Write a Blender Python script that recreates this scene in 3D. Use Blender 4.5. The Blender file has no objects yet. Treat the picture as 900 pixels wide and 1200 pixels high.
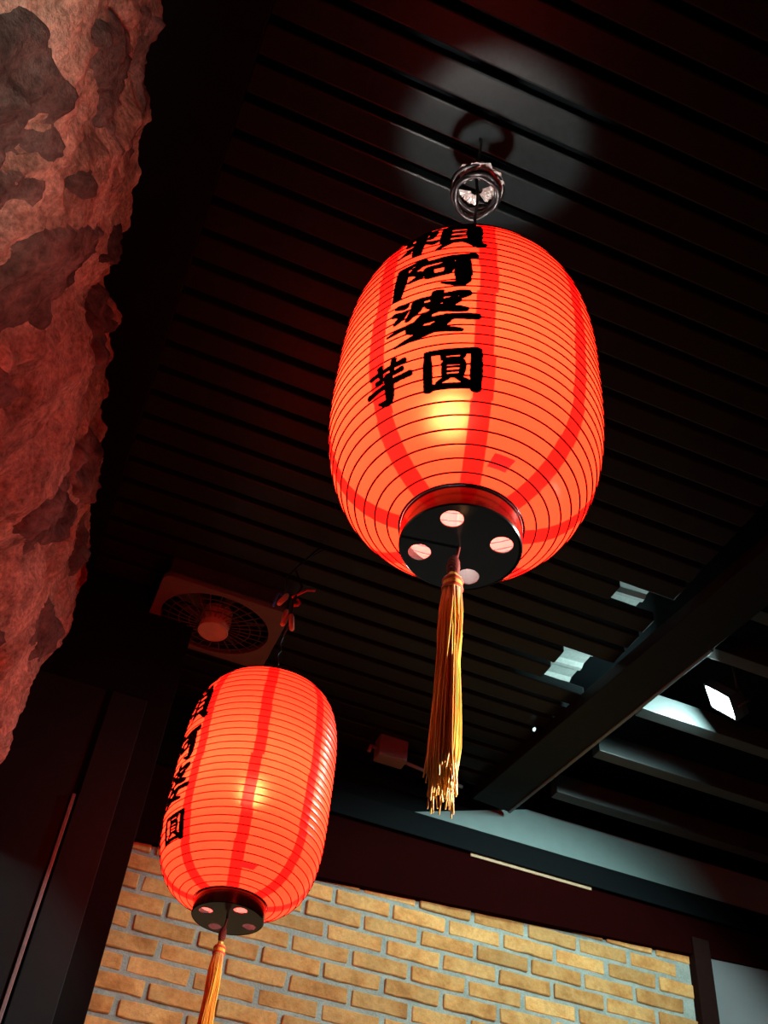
import bpy, bmesh, math, random
from mathutils import Vector, Matrix, noise
random.seed(7)
D = bpy.data
S = bpy.context.scene
C = S.collection
PI = math.pi

# ------------------------------------------------------------------ camera
# Origin = the camera, held 1.45 m above the floor.  +X right along the brick wall, +Y towards it, +Z up.
XA = Vector((0.92265702, 0.32601921, 0.20595023))      # world X seen in camera space (right, down, forward)
YA = Vector((-0.3764973, 0.64610076, 0.66393041))
ZA = Vector((0.08338947, -0.69011976, 0.71887475))
cam_d = D.cameras.new('camera')
cam = D.objects.new('camera', cam_d)
C.objects.link(cam)
right = Vector((XA[0], YA[0], ZA[0])); down = Vector((XA[1], YA[1], ZA[1])); fwd = Vector((XA[2], YA[2], ZA[2]))
m = Matrix.Identity(4)
for i in range(3):
    m[i][0] = right[i]; m[i][1] = -down[i]; m[i][2] = -fwd[i]
cam.matrix_world = m
cam_d.sensor_fit = 'VERTICAL'
cam_d.sensor_height = 36.0
cam_d.lens = 36.0 * 1250.0 / 1200.0
cam_d.clip_start = 0.02
S.camera = cam

# ------------------------------------------------------------------ world, lights, exposure
w = D.worlds.new('night'); S.world = w; w.use_nodes = True
w.node_tree.nodes['Background'].inputs[0].default_value = (0.35, 0.62, 0.72, 1)
w.node_tree.nodes['Background'].inputs[1].default_value = 0.006
S.view_settings.view_transform = 'Standard'
S.view_settings.look = 'None'
S.view_settings.exposure = 0.0
S.view_settings.gamma = 1.0
S.view_settings.use_curve_mapping = False

def lamp(name, kind, loc, power, col, size=0.1, target=None, spot=None, blend=0.5):
    l = D.lights.new(name, kind); l.energy = power; l.color = col
    if kind == 'AREA':
        l.shape = 'DISK'; l.size = size
    else:
        l.shadow_soft_size = size
    if spot:
        l.spot_size = math.radians(spot); l.spot_blend = blend
    o = D.objects.new(name, l); C.objects.link(o); o.location = loc
    if target is not None:
        o.rotation_euler = (Vector(target) - Vector(loc)).to_track_quat('-Z', 'Y').to_euler()
    return o
lamp('wall_downlight', 'SPOT', (2.7, 1.1, 2.5), 275, (0.82, 1.0, 0.94), 0.06, (2.10, 4.0, 0.86), 68, 0.35)
lamp('stone_fill', 'SPOT', (-0.10, 0.42, 0.70), 62, (1.0, 0.84, 0.72), 0.05, (-0.56, 0.80, 1.48), 58, 1.0)  # added unseen spot that brightens the near stones from below
lamp('far_tassel_fill', 'SPOT', (2.3, 1.5, 0.45), 420, (1.0, 0.93, 0.80), 0.05, (0.57, 2.77, 1.02), 13, 0.6)  # added narrow spot, out of view, to brighten the far tassel
lamp('tassel_fill', 'SPOT', (2.3, 0.75, 0.75), 820, (1.0, 0.93, 0.80), 0.05, (0.48, 1.16, 0.92), 24, 0.6)  # added spot out of view, aimed to brighten the large lantern's tassel

# ------------------------------------------------------------------ mesh helpers
def link(name, me, mat=None, parent=None, loc=None):
    o = D.objects.new(name, me); C.objects.link(o)
    if mat is not None and me is not None and not me.materials:
        me.materials.append(mat)
    if parent is not None:
        o.parent = parent
    if loc is not None:
        o.location = loc
    return o
def mesh(name, verts, faces, smooth=False):
    me = D.meshes.new(name); me.from_pydata([tuple(v) for v in verts], [], faces); me.update()
    if smooth:
        for p in me.polygons: p.use_smooth = True
    return me
def bm_mesh(name, bm, smooth=False):
    me = D.meshes.new(name); bmesh.ops.recalc_face_normals(bm, faces=bm.faces); bm.to_mesh(me); bm.free()
    if smooth:
        for p in me.polygons: p.use_smooth = True
    return me
def bm_box(bm, x0, x1, y0, y1, z0, z1, bev=0.0):
    r = bmesh.ops.create_cube(bm, size=1.0, matrix=Matrix.Translation(((x0+x1)/2, (y0+y1)/2, (z0+z1)/2)) @ Matrix.Diagonal((x1-x0, y1-y0, z1-z0, 1)))
    if bev:
        es = list({e for v in r['verts'] for e in v.link_edges})
        bmesh.ops.bevel(bm, geom=es, offset=bev, segments=2, affect='EDGES', profile=0.6)
def box(name, x0, x1, y0, y1, z0, z1, mat, bev=0.0, parent=None):
    bm = bmesh.new(); bm_box(bm, x0, x1, y0, y1, z0, z1, bev)
    return link(name, bm_mesh(name, bm), mat, parent)
def tube_geo(pts, rad, seg=8, closed=False, vs=None, fs=None):
    vs = [] if vs is None else vs; fs = [] if fs is None else fs
    pts = [Vector(p) for p in pts]; n = len(pts); base = len(vs)
    up = None
    for i, p in enumerate(pts):
        if closed: t = pts[(i+1) % n] - pts[i-1]
        else: t = pts[min(i+1, n-1)] - pts[max(i-1, 0)]
        t.normalize()
        if up is None:
            up = t.orthogonal().normalized()
        else:
            up = (up - t * up.dot(t))
            up = up.normalized() if up.length > 1e-6 else t.orthogonal().normalized()
        b = t.cross(up); r = rad[i] if isinstance(rad, (list, tuple)) else rad
        for k in range(seg):
            a = 2*PI*k/seg
            vs.append(p + (up*math.cos(a) + b*math.sin(a))*r)
    for i in range(n if closed else n-1):
        j = (i+1) % n
        for k in range(seg):
            l = (k+1) % seg
            fs.append((base+i*seg+k, base+i*seg+l, base+j*seg+l, base+j*seg+k))
    if not closed:
        fs.append(tuple(base+k for k in reversed(range(seg))))
        fs.append(tuple(base+(n-1)*seg+k for k in range(seg)))
    return vs, fs
def tube(name, pts, rad, mat, parent=None, seg=8, closed=False, loc=None):
    vs, fs = tube_geo(pts, rad, seg, closed)
    return link(name, mesh(name, vs, fs, True), mat, parent, loc)
def lathe(name, prof, seg, smooth=True, close=False):
    vs = []; fs = []
    for r, z in prof:
        for k in range(seg):
            a = 2*PI*k/seg; vs.append((r*math.cos(a), r*math.sin(a), z))
    n = len(prof)
    for i in range(n if close else n-1):
        j = (i+1) % n
        for k in range(seg):
            l = (k+1) % seg
            fs.append((i*seg+k, i*seg+l, j*seg+l, j*seg+k))
    return mesh(name, vs, fs, smooth)
def ring(name, r, z, tr, mat, parent, seg=72, ts=6):
    return link(name, lathe(name, [(r+tr*math.cos(2*PI*k/ts), z+tr*math.sin(2*PI*k/ts)) for k in range(ts)], seg, True, True), mat, parent)
def tag(o, label=None, cat=None, group=None, kind=None):
    if label: o['label'] = label
    if cat: o['category'] = cat
    if group: o['group'] = group
    if kind: o['kind'] = kind
    return o
def empty(name, loc, rz=0.0):
    o = D.objects.new(name, None); C.objects.link(o); o.location = loc; o.rotation_euler = (0, 0, rz); o.empty_display_size = 0.05
    return o

# ------------------------------------------------------------------ materials
def newmat(name):
    mt = D.materials.new(name); mt.use_nodes = True
    nt = mt.node_tree
    return mt, nt, nt.nodes['Principled BSDF']
def N(nt, typ, **kw):
    n = nt.nodes.new(typ)
    for k, v in kw.items(): setattr(n, k, v)
    return n
def simple(name, col, rough=0.5, metal=0.0, nscale=40.0, namp=0.25, bump=0.0, coat=0.0, spec=0.5):
    mt, nt, b = newmat(name)
    tc = N(nt, 'ShaderNodeTexCoord'); nz = N(nt, 'ShaderNodeTexNoise')
    nz.inputs['Scale'].default_value = nscale; nz.inputs['Detail'].default_value = 6
    nt.links.new(tc.outputs['Object'], nz.inputs['Vector'])
    mx = N(nt, 'ShaderNodeMix', data_type='RGBA')
    mx.inputs['A'].default_value = tuple(c*(1-namp) for c in col) + (1,)
    mx.inputs['B'].default_value = tuple(min(1, c*(1+namp)) for c in col) + (1,)
    nt.links.new(nz.outputs['Fac'], mx.inputs['Factor'])
    nt.links.new(mx.outputs['Result'], b.inputs['Base Color'])
    b.inputs['Roughness'].default_value = rough; b.inputs['Metallic'].default_value = metal
    b.inputs['Coat Weight'].default_value = coat; b.inputs['Specular IOR Level'].default_value = spec
    if bump:
        bp = N(nt, 'ShaderNodeBump'); bp.inputs['Strength'].default_value = bump; bp.inputs['Distance'].default_value = 0.01
        nt.links.new(nz.outputs['Fac'], bp.inputs['Height']); nt.links.new(bp.outputs['Normal'], b.inputs['Normal'])
    return mt
def emitter(name, col, strength):
    mt, nt, b = newmat(name)
    b.inputs['Base Color'].default_value = (0.8, 0.8, 0.8, 1)
    b.inputs['Emission Color'].default_value = tuple(col) + (1,); b.inputs['Emission Strength'].default_value = strength
    return mt
M = {}
M['black_paint'] = simple('black_paint', (0.002, 0.0035, 0.004), 0.6, nscale=25, spec=0.06)
M['matt_black'] = simple('matt_black', (0.002, 0.004, 0.005), 0.8, nscale=25, spec=0.08)
M['deck'] = simple('deck_steel', (0.0085, 0.0125, 0.0135), 0.36, 0.0, nscale=55, namp=0.5, bump=0.06, spec=0.09)
M['beam_dark'] = simple('beam_dark', (0.005, 0.011, 0.012), 0.6, nscale=30, spec=0.15)
M['purlin'] = simple('purlin_paint', (0.032, 0.042, 0.042), 0.5, nscale=14)
M['galvanised'] = simple('galvanised_sheet', (0.38, 0.44, 0.42), 0.5, 0.0, nscale=60, namp=0.3)
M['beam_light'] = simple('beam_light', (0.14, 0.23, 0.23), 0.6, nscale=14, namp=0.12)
M['shaded_wall_top'] = simple('shaded_wall_top', (0.011, 0.0009, 0.0009), 0.9, nscale=12, spec=0.02)  # colour holds the flange's shade and the lantern's red glow
M['panel_grey'] = simple('panel_grey', (0.003, 0.009, 0.011), 0.7, nscale=20, spec=0.15)
M['pale_panel'] = simple('pale_panel', (0.15, 0.18, 0.19), 0.7, nscale=8, namp=0.1)
M['brown_post'] = simple('brown_post', (0.014, 0.006, 0.005), 0.8, spec=0.05)
M['pale_tan'] = simple('pale_tan', (0.42, 0.30, 0.17), 0.6, nscale=30)
M['floor'] = simple('floor_tile', (0.04, 0.036, 0.034), 0.5, nscale=6)
M['plaster'] = simple('dark_plaster', (0.03, 0.033, 0.036), 0.8, nscale=10)
M['cap'] = simple('cap_lacquer', (0.005, 0.005, 0.005), 0.18, nscale=30, coat=0.0, spec=0.45)
M['ink'] = simple('ink', (0.004, 0.003, 0.003), 0.75, nscale=200, spec=0.15)
M['hoop'] = simple('bamboo_hoop', (0.012, 0.002, 0.002), 0.8, spec=0.1)
M['wire_black'] = simple('wire_black', (0.008, 0.008, 0.009), 0.4)
M['wire_steel'] = simple('wire_steel', (0.3, 0.3, 0.3), 0.35, 0.8)
M['wire_red'] = simple('wire_red', (0.55, 0.02, 0.015), 0.45)
M['wire_blue'] = simple('wire_blue', (0.03, 0.13, 0.60), 0.4)
M['connector'] = simple('connector', (0.55, 0.33, 0.24), 0.5)
M['cord_red'] = simple('cord_red', (0.17, 0.012, 0.008), 0.7, nscale=300, namp=0.5)
M['tassel_red'] = simple('tassel_binding', (0.62, 0.05, 0.015), 0.6, nscale=200)
M['gold'] = simple('gold_bead', (0.85, 0.55, 0.10), 0.35, 0.6)
M['fan_frame'] = simple('fan_frame', (0.085, 0.055, 0.042), 0.6, nscale=20)
M['fan_hub'] = simple('fan_hub', (0.42, 0.25, 0.17), 0.5, nscale=25)
M['fan_dark'] = simple('fan_guard', (0.05, 0.048, 0.046), 0.45, 0.4)
M['foil'] = simple('crumpled_foil', (0.62, 0.58, 0.56), 0.28, 0.6, nscale=60, namp=0.5, bump=0.4)
M['box_plastic'] = simple('box_plastic', (0.16, 0.13, 0.12), 0.6)
M['conduit'] = simple('conduit', (0.18, 0.17, 0.165), 0.5)
M['steel_edge'] = simple('steel_edge', (0.12, 0.15, 0.16), 0.4, 0.4)
M['flood_body'] = simple('flood_body', (0.02, 0.022, 0.024), 0.5)
M['flood_face'] = emitter('flood_led', (0.70, 1.0, 0.97), 430.0)
M['dot'] = emitter('indicator', (0.65, 0.95, 1.0), 1.2)
M['bulb'] = emitter('bulb_glow', (1.0, 0.96, 0.88), 3600.0)

# tassel thread, orange-yellow
def tassel_mat():
    mt, nt, b = newmat('tassel_thread')
    tc = N(nt, 'ShaderNodeTexCoord'); mp = N(nt, 'ShaderNodeMapping'); mp.inputs['Scale'].default_value = (220, 220, 6)
    nz = N(nt, 'ShaderNodeTexNoise'); nz.inputs['Scale'].default_value = 1.0
    cr = N(nt, 'ShaderNodeValToRGB')
    cr.color_ramp.elements[0].position = 0.35; cr.color_ramp.elements[0].color = (0.72, 0.25, 0.018, 1)
    cr.color_ramp.elements[1].position = 0.65; cr.color_ramp.elements[1].color = (0.95, 0.50, 0.04, 1)
    nt.links.new(tc.outputs['Object'], mp.inputs['Vector']); nt.links.new(mp.outputs['Vector'], nz.inputs['Vector'])
    nt.links.new(nz.outputs['Fac'], cr.inputs['Fac']); nt.links.new(cr.outputs['Color'], b.inputs['Base Color'])
    b.inputs['Roughness'].default_value = 0.45
    b.inputs['Sheen Weight'].default_value = 0.3
    return mt
M['thread'] = tassel_mat()

# lantern paper: thin dyed paper that lets the bulb's light through, with darker overlap seams every 45 degrees
def paper_mat():
    mt, nt, b = newmat('lantern_paper')
    nt.nodes.remove(b)
    out = nt.nodes['Material Output']
    L = nt.links.new
    tc = N(nt, 'ShaderNodeTexCoord'); sp = N(nt, 'ShaderNodeSeparateXYZ'); L(tc.outputs['Object'], sp.inputs[0])
    def mth(op, a, bb=None, c=None):
        n = N(nt, 'ShaderNodeMath', operation=op)
        for i, v in enumerate((a, bb, c)):
            if v is None: continue
            if isinstance(v, (int, float)): n.inputs[i].default_value = v
            else: L(v, n.inputs[i])
        return n.outputs[0]
    ang = mth('ARCTAN2', sp.outputs[1], sp.outputs[0])
    rad = mth('SQRT', mth('ADD', mth('MULTIPLY', sp.outputs[0], sp.outputs[0]), mth('MULTIPLY', sp.outputs[1], sp.outputs[1])))
    per = PI/4
    ph = mth('SUBTRACT', ang, math.radians(253.0) - per/2)
    fr = mth('SUBTRACT', mth('WRAP', ph, per, 0.0), per/2)
    # ragged edge: a small shift per hoop interval
    st = mth('FLOOR', mth('MULTIPLY', sp.outputs[2], 12.0))
    wn = N(nt, 'ShaderNodeTexWhiteNoise', noise_dimensions='1D'); L(st, wn.inputs['W'])
    sh = mth('MULTIPLY', mth('SUBTRACT', wn.outputs['Value'], 0.5), 0.006)
    arc = mth('ABSOLUTE', mth('ADD', mth('MULTIPLY', fr, rad), sh))
    mr = N(nt, 'ShaderNodeMapRange'); mr.inputs['From Min'].default_value = 0.0155; mr.inputs['From Max'].default_value = 0.0172
    mr.inputs['To Min'].default_value = 1.0; mr.inputs['To Max'].default_value = 0.0
    L(arc, mr.inputs['Value'])
    nz = N(nt, 'ShaderNodeTexNoise'); nz.inputs['Scale'].default_value = 14; nz.inputs['Detail'].default_value = 5
    L(tc.outputs['Object'], nz.inputs['Vector'])
    base = N(nt, 'ShaderNodeMix', data_type='RGBA')
    base.inputs['A'].default_value = (0.082, 0.0038, 0.0009, 1); base.inputs['B'].default_value = (0.088, 0.0048, 0.0013, 1)
    L(nz.outputs['Fac'], base.inputs['Factor'])
    col = N(nt, 'ShaderNodeMix', data_type='RGBA'); col.inputs['B'].default_value = (0.09, 0.0005, 0.0003, 1)
    L(mr.outputs['Result'], col.inputs['Factor']); L(base.outputs['Result'], col.inputs['A'])
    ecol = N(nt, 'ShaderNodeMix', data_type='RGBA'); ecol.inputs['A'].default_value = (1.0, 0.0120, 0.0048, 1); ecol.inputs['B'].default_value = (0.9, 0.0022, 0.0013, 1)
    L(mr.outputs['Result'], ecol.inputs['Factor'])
    # the inner side of the paper is undyed
    ge = N(nt, 'ShaderNodeNewGeometry')
    dcol = N(nt, 'ShaderNodeMix', data_type='RGBA'); dcol.inputs['B'].default_value = (0.060, 0.046, 0.040, 1)
    L(ge.outputs['Backfacing'], dcol.inputs['Factor']); L(col.outputs['Result'], dcol.inputs['A'])
    tr = N(nt, 'ShaderNodeBsdfTranslucent'); L(col.outputs['Result'], tr.inputs['Color'])
    di = N(nt, 'ShaderNodeBsdfDiffuse'); L(dcol.outputs['Result'], di.inputs['Color'])
    rf = N(nt, 'ShaderNodeBsdfRefraction'); rf.inputs['IOR'].default_value = 1.12; rf.inputs['Roughness'].default_value = 0.82
    L(col.outputs['Result'], rf.inputs['Color'])
    m1 = N(nt, 'ShaderNodeMixShader'); m1.inputs[0].default_value = 0.30; L(tr.outputs[0], m1.inputs[1]); L(di.outputs[0], m1.inputs[2])
    m2 = N(nt, 'ShaderNodeMixShader'); m2.inputs[0].default_value = 0.11; L(m1.outputs[0], m2.inputs[1]); L(rf.outputs[0], m2.inputs[2])
    gl = N(nt, 'ShaderNodeBsdfGlossy'); gl.inputs['Roughness'].default_value = 0.28
    fz = N(nt, 'ShaderNodeFresnel'); fz.inputs['IOR'].default_value = 1.4
    m3 = N(nt, 'ShaderNodeMixShader'); L(mth('MULTIPLY', mth('MULTIPLY', fz.outputs[0], 0.8), mth('SUBTRACT', 1.0, ge.outputs['Backfacing'])), m3.inputs[0]); L(m2.outputs[0], m3.inputs[1]); L(gl.outputs[0], m3.inputs[2])
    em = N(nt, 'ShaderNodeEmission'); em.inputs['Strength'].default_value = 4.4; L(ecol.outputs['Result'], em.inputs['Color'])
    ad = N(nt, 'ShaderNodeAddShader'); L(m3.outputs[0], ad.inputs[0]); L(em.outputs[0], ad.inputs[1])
    L(ad.outputs[0], out.inputs['Surface'])
    return mt
M['paper'] = paper_mat()

def rock_mat(name, cols, scale, bump, v0=0.55, v1=1.25, grit=0.15):
    mt, nt, b = newmat(name); L = nt.links.new
    tc = N(nt, 'ShaderNodeTexCoord'); oi = N(nt, 'ShaderNodeObjectInfo')
    ad = N(nt, 'ShaderNodeVectorMath', operation='ADD'); L(tc.outputs['Object'], ad.inputs[0])
    mu = N(nt, 'ShaderNodeMath', operation='MULTIPLY'); mu.inputs[1].default_value = 37.0; L(oi.outputs['Random'], mu.inputs[0])
    L(mu.outputs[0], ad.inputs[1])
    n1 = N(nt, 'ShaderNodeTexNoise'); n1.inputs['Scale'].default_value = scale; n1.inputs['Detail'].default_value = 10; n1.inputs['Roughness'].default_value = 0.65
    L(ad.outputs[0], n1.inputs['Vector'])
    cr = N(nt, 'ShaderNodeValToRGB')
    els = cr.color_ramp.elements
    els[0].position = 0.30; els[0].color = cols[0] + (1,)
    els[1].position = 0.72; els[1].color = cols[-1] + (1,)
    for i, c in enumerate(cols[1:-1]):
        e = els.new(0.30 + 0.42*(i+1)/(len(cols)-1)); e.color = c + (1,)
    L(n1.outputs['Fac'], cr.inputs['Fac'])
    hv = N(nt, 'ShaderNodeHueSaturation')
    mr = N(nt, 'ShaderNodeMapRange'); mr.inputs['To Min'].default_value = v0; mr.inputs['To Max'].default_value = v1
    L(oi.outputs['Random'], mr.inputs['Value']); L(mr.outputs['Result'], hv.inputs['Value']); L(cr.outputs['Color'], hv.inputs['Color'])
    n2 = N(nt, 'ShaderNodeTexNoise'); n2.inputs['Scale'].default_value = scale*6; n2.inputs['Detail'].default_value = 12; n2.inputs['Roughness'].default_value = 0.7
    L(ad.outputs[0], n2.inputs['Vector'])
    n3 = N(nt, 'ShaderNodeTexNoise'); n3.inputs['Scale'].default_value = scale*0.45; n3.inputs['Detail'].default_value = 7; n3.inputs['Roughness'].default_value = 0.7; n3.inputs['Distortion'].default_value = 0.8
    L(ad.outputs[0], n3.inputs['Vector'])
    sp1 = N(nt, 'ShaderNodeMapRange'); sp1.inputs['From Min'].default_value = 0.34; sp1.inputs['From Max'].default_value = 0.60; sp1.inputs['To Min'].default_value = 1 - grit; sp1.inputs['To Max'].default_value = 1.08
    L(n2.outputs['Fac'], sp1.inputs['Value'])
    sp2 = N(nt, 'ShaderNodeMapRange'); sp2.inputs['From Min'].default_value = 0.38; sp2.inputs['From Max'].default_value = 0.56; sp2.inputs['To Min'].default_value = 1 - grit; sp2.inputs['To Max'].default_value = 1.05
    L(n3.outputs['Fac'], sp2.inputs['Value'])
    mm = N(nt, 'ShaderNodeMath', operation='MULTIPLY'); L(sp1.outputs['Result'], mm.inputs[0]); L(sp2.outputs['Result'], mm.inputs[1])
    vm = N(nt, 'ShaderNodeVectorMath', operation='SCALE'); L(hv.outputs['Color'], vm.inputs[0]); L(mm.outputs[0], vm.inputs['Scale'])
    L(vm.outputs[0], b.inputs['Base Color'])
    bp = N(nt, 'ShaderNodeBump'); bp.inputs['Strength'].default_value = bump; bp.inputs['Distance'].default_value = 0.02
    L(n2.outputs['Fac'], bp.inputs['Height']); L(bp.outputs['Normal'], b.inputs['Normal'])
    b.inputs['Roughness'].default_value = 0.85; b.inputs['Specular IOR Level'].default_value = 0.25
    return mt
M['stone'] = rock_mat('wall_stone', [(0.06, 0.045, 0.035), (0.17, 0.14, 0.12), (0.25, 0.20, 0.175), (0.13, 0.09, 0.07)], 7.0, 1.0, 0.6, 1.5, 0.5)
M['stone_mortar'] = rock_mat('stone_mortar', [(0.40, 0.27, 0.19), (0.72, 0.54, 0.40), (0.82, 0.64, 0.50)], 11.0, 1.0, 1.0, 1.0, 0.55)
M['brick'] = rock_mat('brick_clay', [(0.42, 0.19, 0.055), (0.60, 0.31, 0.095), (0.68, 0.41, 0.15), (0.52, 0.26, 0.075)], 9.0, 0.35, 0.72, 1.12)
M['brick_mortar'] = rock_mat('brick_mortar', [(0.28, 0.35, 0.32), (0.38, 0.46, 0.42)], 20.0, 0.5, 1.0, 1.0)

# ------------------------------------------------------------------ room shell
FZ = -1.45
tag(box('floor', -1.2, 3.9, -2.2, 4.4, FZ-0.1, FZ, M['floor']), kind='structure')
tag(box('wall_right', 3.7, 3.85, -2.2, 4.4, FZ, 2.95, M['plaster']), kind='structure')

# --- ceiling: a steel soffit with narrow planks running along X
CEIL = 2.70
ceil = tag(box('ceiling', -1.2, 3.9, -2.2, 4.4, 3.0, 3.1, M['matt_black']), kind='structure')
OPEN = ((2.44, 2.60), (2.91, 3.10))                     # two gaps left in the planking beside the cross beam
def plank_mesh(x0, x1):
    bm = bmesh.new(); bm_box(bm, x0, x1, -0.041, 0.041, 0.0, 0.045, 0.006)
    me = bm_mesh('ceiling_plank', bm); me.materials.append(M['deck']); return me
plank_me = plank_mesh(-0.98, 1.05); short_me = plank_mesh(-0.98, 0.84)
y = -0.58
while y < 3.95:
    short = any(a < y < b for a, b in OPEN)
    link('ceiling_plank', short_me if short else plank_me, parent=ceil, loc=(0.86, y, CEIL + random.uniform(-0.0015, 0.0015)))
    y += 0.106
# bare galvanised roof sheet seen through those gaps
for a, b in OPEN:
    vs = []; fs = []
    n_ = 24
    for i in range(n_+1):
        yy = a - 0.12 + (b - a + 0.24)*i/n_
        dz = 0.014 if (i % 6) in (0, 1) else 0.0
        vs += [(1.50, yy, 2.845 - dz), (1.92, yy, 2.875 - dz), (1.92, yy, 2.885 - dz), (1.50, yy, 2.855 - dz)]
    for i in range(n_):
        q_ = 4*i
        for e0, e1 in ((0, 1), (1, 2), (2, 3), (3, 0)): fs.append((q_+e0, q_+e1, q_+4+e1, q_+4+e0))
    fs += [(0, 1, 2, 3), tuple(4*n_ + k for k in (3, 2, 1, 0))]
    link('roof_sheet', mesh('roof_sheet', vs, fs), M['galvanised'], ceil)
# deeper purlins in the bay beyond the cross beam
bm = bmesh.new(); bm_box(bm, -0.74, 0.74, -0.03, 0.03, 0.0, 0.10, 0.003)
purlin_me = bm_mesh('purlin', bm); purlin_me.materials.append(M['purlin'])
for y in (0.62, 0.98, 1.34, 1.70, 2.06, 2.36, 2.62, 3.08, 3.43, 3.81):
    link('purlin', purlin_me, parent=ceil, loc=(2.90, y, CEIL))

# --- cross beam running towards the brick wall, slightly skewed

trim1 = tag(empty('trim_1', (2.006, 3.96, 2.64)), kind='structure')
trim1.rotation_euler = (0, 0, math.radians(5.57))
box('lower_chord', -0.20, 0.0, -5.2, 0.0, 0.0, 0.058, M['beam_dark'], 0.004, trim1)
box('edge_angle', -0.010, 0.005, -1.42, 0.0, -0.005, 0.02, M['steel_edge'], 0.002, trim1)

# --- beam in front of the brick wall: pale upper board, black flange, dark strip for the shaded wall top
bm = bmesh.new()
sh_ = [(1.47, 2.500), (3.7, 2.500), (3.7, 2.71), (2.12, 2.71)]  # left end cut to the cross beam's cast shadow, shade put into shape
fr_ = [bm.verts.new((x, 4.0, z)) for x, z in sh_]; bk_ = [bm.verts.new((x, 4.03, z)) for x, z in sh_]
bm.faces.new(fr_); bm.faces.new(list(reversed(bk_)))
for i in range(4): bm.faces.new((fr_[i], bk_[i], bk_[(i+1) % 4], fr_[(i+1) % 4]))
tag(link('trim_2', bm_mesh('shadow_cut_board', bm), M['beam_light']), kind='structure')
tag(box('board_shade_backing', 0.2, 3.7, 4.03, 4.20, 2.495, 2.71, M['matt_black'], 0.003), kind='structure')  # black backing stands for the part of the board in shadow
tag(box('trim_12', 0.2, 3.7, 4.005, 4.20, 2.71, 3.0, M['matt_black']), kind='structure')
tag(box('trim_3', 0.2, 3.7, 3.975, 4.20, 2.40, 2.512, M['matt_black'], 0.004), kind='structure')
bm = bmesh.new()
vs = [bm.verts.new(p) for p in ((0.2, 4.0, 2.045), (3.7, 4.0, 2.27), (3.7, 4.0, 2.4), (0.2, 4.0, 2.4), (0.2, 4.2, 2.045), (3.7, 4.2, 2.27), (3.7, 4.2, 2.4), (0.2, 4.2, 2.4))]
for f in ((0, 1, 2, 3), (4, 5, 6, 7), (0, 1, 5, 4), (1, 2, 6, 5), (2, 3, 7, 6), (3, 0, 4, 7)): bm.faces.new([vs[i] for i in f])
tag(link('wall_top_shade', bm_mesh('shaded_wall_top', bm), M['shaded_wall_top']), kind='structure')  # shade under the flange made as a dark red slab with slanting edge
st = box('tan_band', 1.83, 2.44, 3.990, 4.0, 2.386, 2.402, M['pale_tan'], 0.003)  # narrow tan line laid along the lower edge of the flange
tag(st, 'thin pale tan band along the dark beam above the bricks', 'band')

# --- brick wall
wall = tag(box('wall_back', -0.4, 3.7, 4.034, 4.25, FZ, 2.30, M['brick_mortar']), kind='structure')
BP, CP = 0.256, 0.0775
brick_mes = []
for v in range(7):
    bm = bmesh.new()
    bmesh.ops.create_cube(bm, size=1.0, matrix=Matrix.Diagonal((BP-0.020, 0.05, CP-0.0175, 1)))
    bmesh.ops.subdivide_edges(bm, edges=[e for e in bm.edges if abs(e.verts[0].co.x - e.verts[1].co.x) > 0.1], cuts=3)
    for vt in bm.verts:
        vt.co.x += random.uniform(-0.003, 0.003); vt.co.z += random.uniform(-0.002, 0.002); vt.co.y += random.uniform(-0.002, 0.002)
    bmesh.ops.bevel(bm, geom=[e for e in bm.edges if e.calc_face_angle(0) > 0.8], offset=0.004, segments=1, affect='EDGES')
    me = bm_mesh('brick', bm); me.materials.append(M['brick']); brick_mes.append(me)
row = 0; z = 2.215
while z > 0.55:
    x = 0.33 + (0.128 if row % 2 else 0.0) - BP + random.uniform(-0.02, 0.02)
    while x < 2.99:
        if x > 0.2:
            o = link('brick', random.choice(brick_mes), parent=wall, loc=(x, 4.052 + random.uniform(-0.004, 0.004), z + random.uniform(-0.002, 0.002)))
            o.rotation_euler = (0, random.uniform(-0.006, 0.006), 0)
        x += BP
    z -= CP; row += 1
tag(box('trim_5', 2.955, 3.045, 3.985, 4.20, FZ, 2.30, M['brown_post'], 0.005), kind='structure')
tag(box('trim_6', 3.045, 3.7, 4.01, 4.20, FZ, 2.27, M['pale_panel'], 0.003), kind='structure')

# --- black column and panel at the left end of the brick wall
tag(box('trim_7', -1.1, 0.315, 3.30, 4.40, FZ, 2.75, M['matt_black'], 0.004), kind='structure')
tag(box('trim_8', 0.098, 0.226, 3.278, 3.305, FZ, 2.2, M['panel_grey'], 0.003), kind='structure')
tag(box('trim_9', -0.40, 0.076, 3.284, 3.305, FZ, 2.2, M['panel_grey'], 0.003), kind='structure')
tag(box('trim_10', 0.078, 0.090, 3.276, 3.305, FZ, 1.78, M['steel_edge'], 0.002), kind='structure')
# --- soffit board over the stone wall
tag(box('trim_11', -1.1, -0.115, -2.2, 3.3, 2.66, 2.754, M['black_paint'], 0.004), kind='structure')

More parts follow.
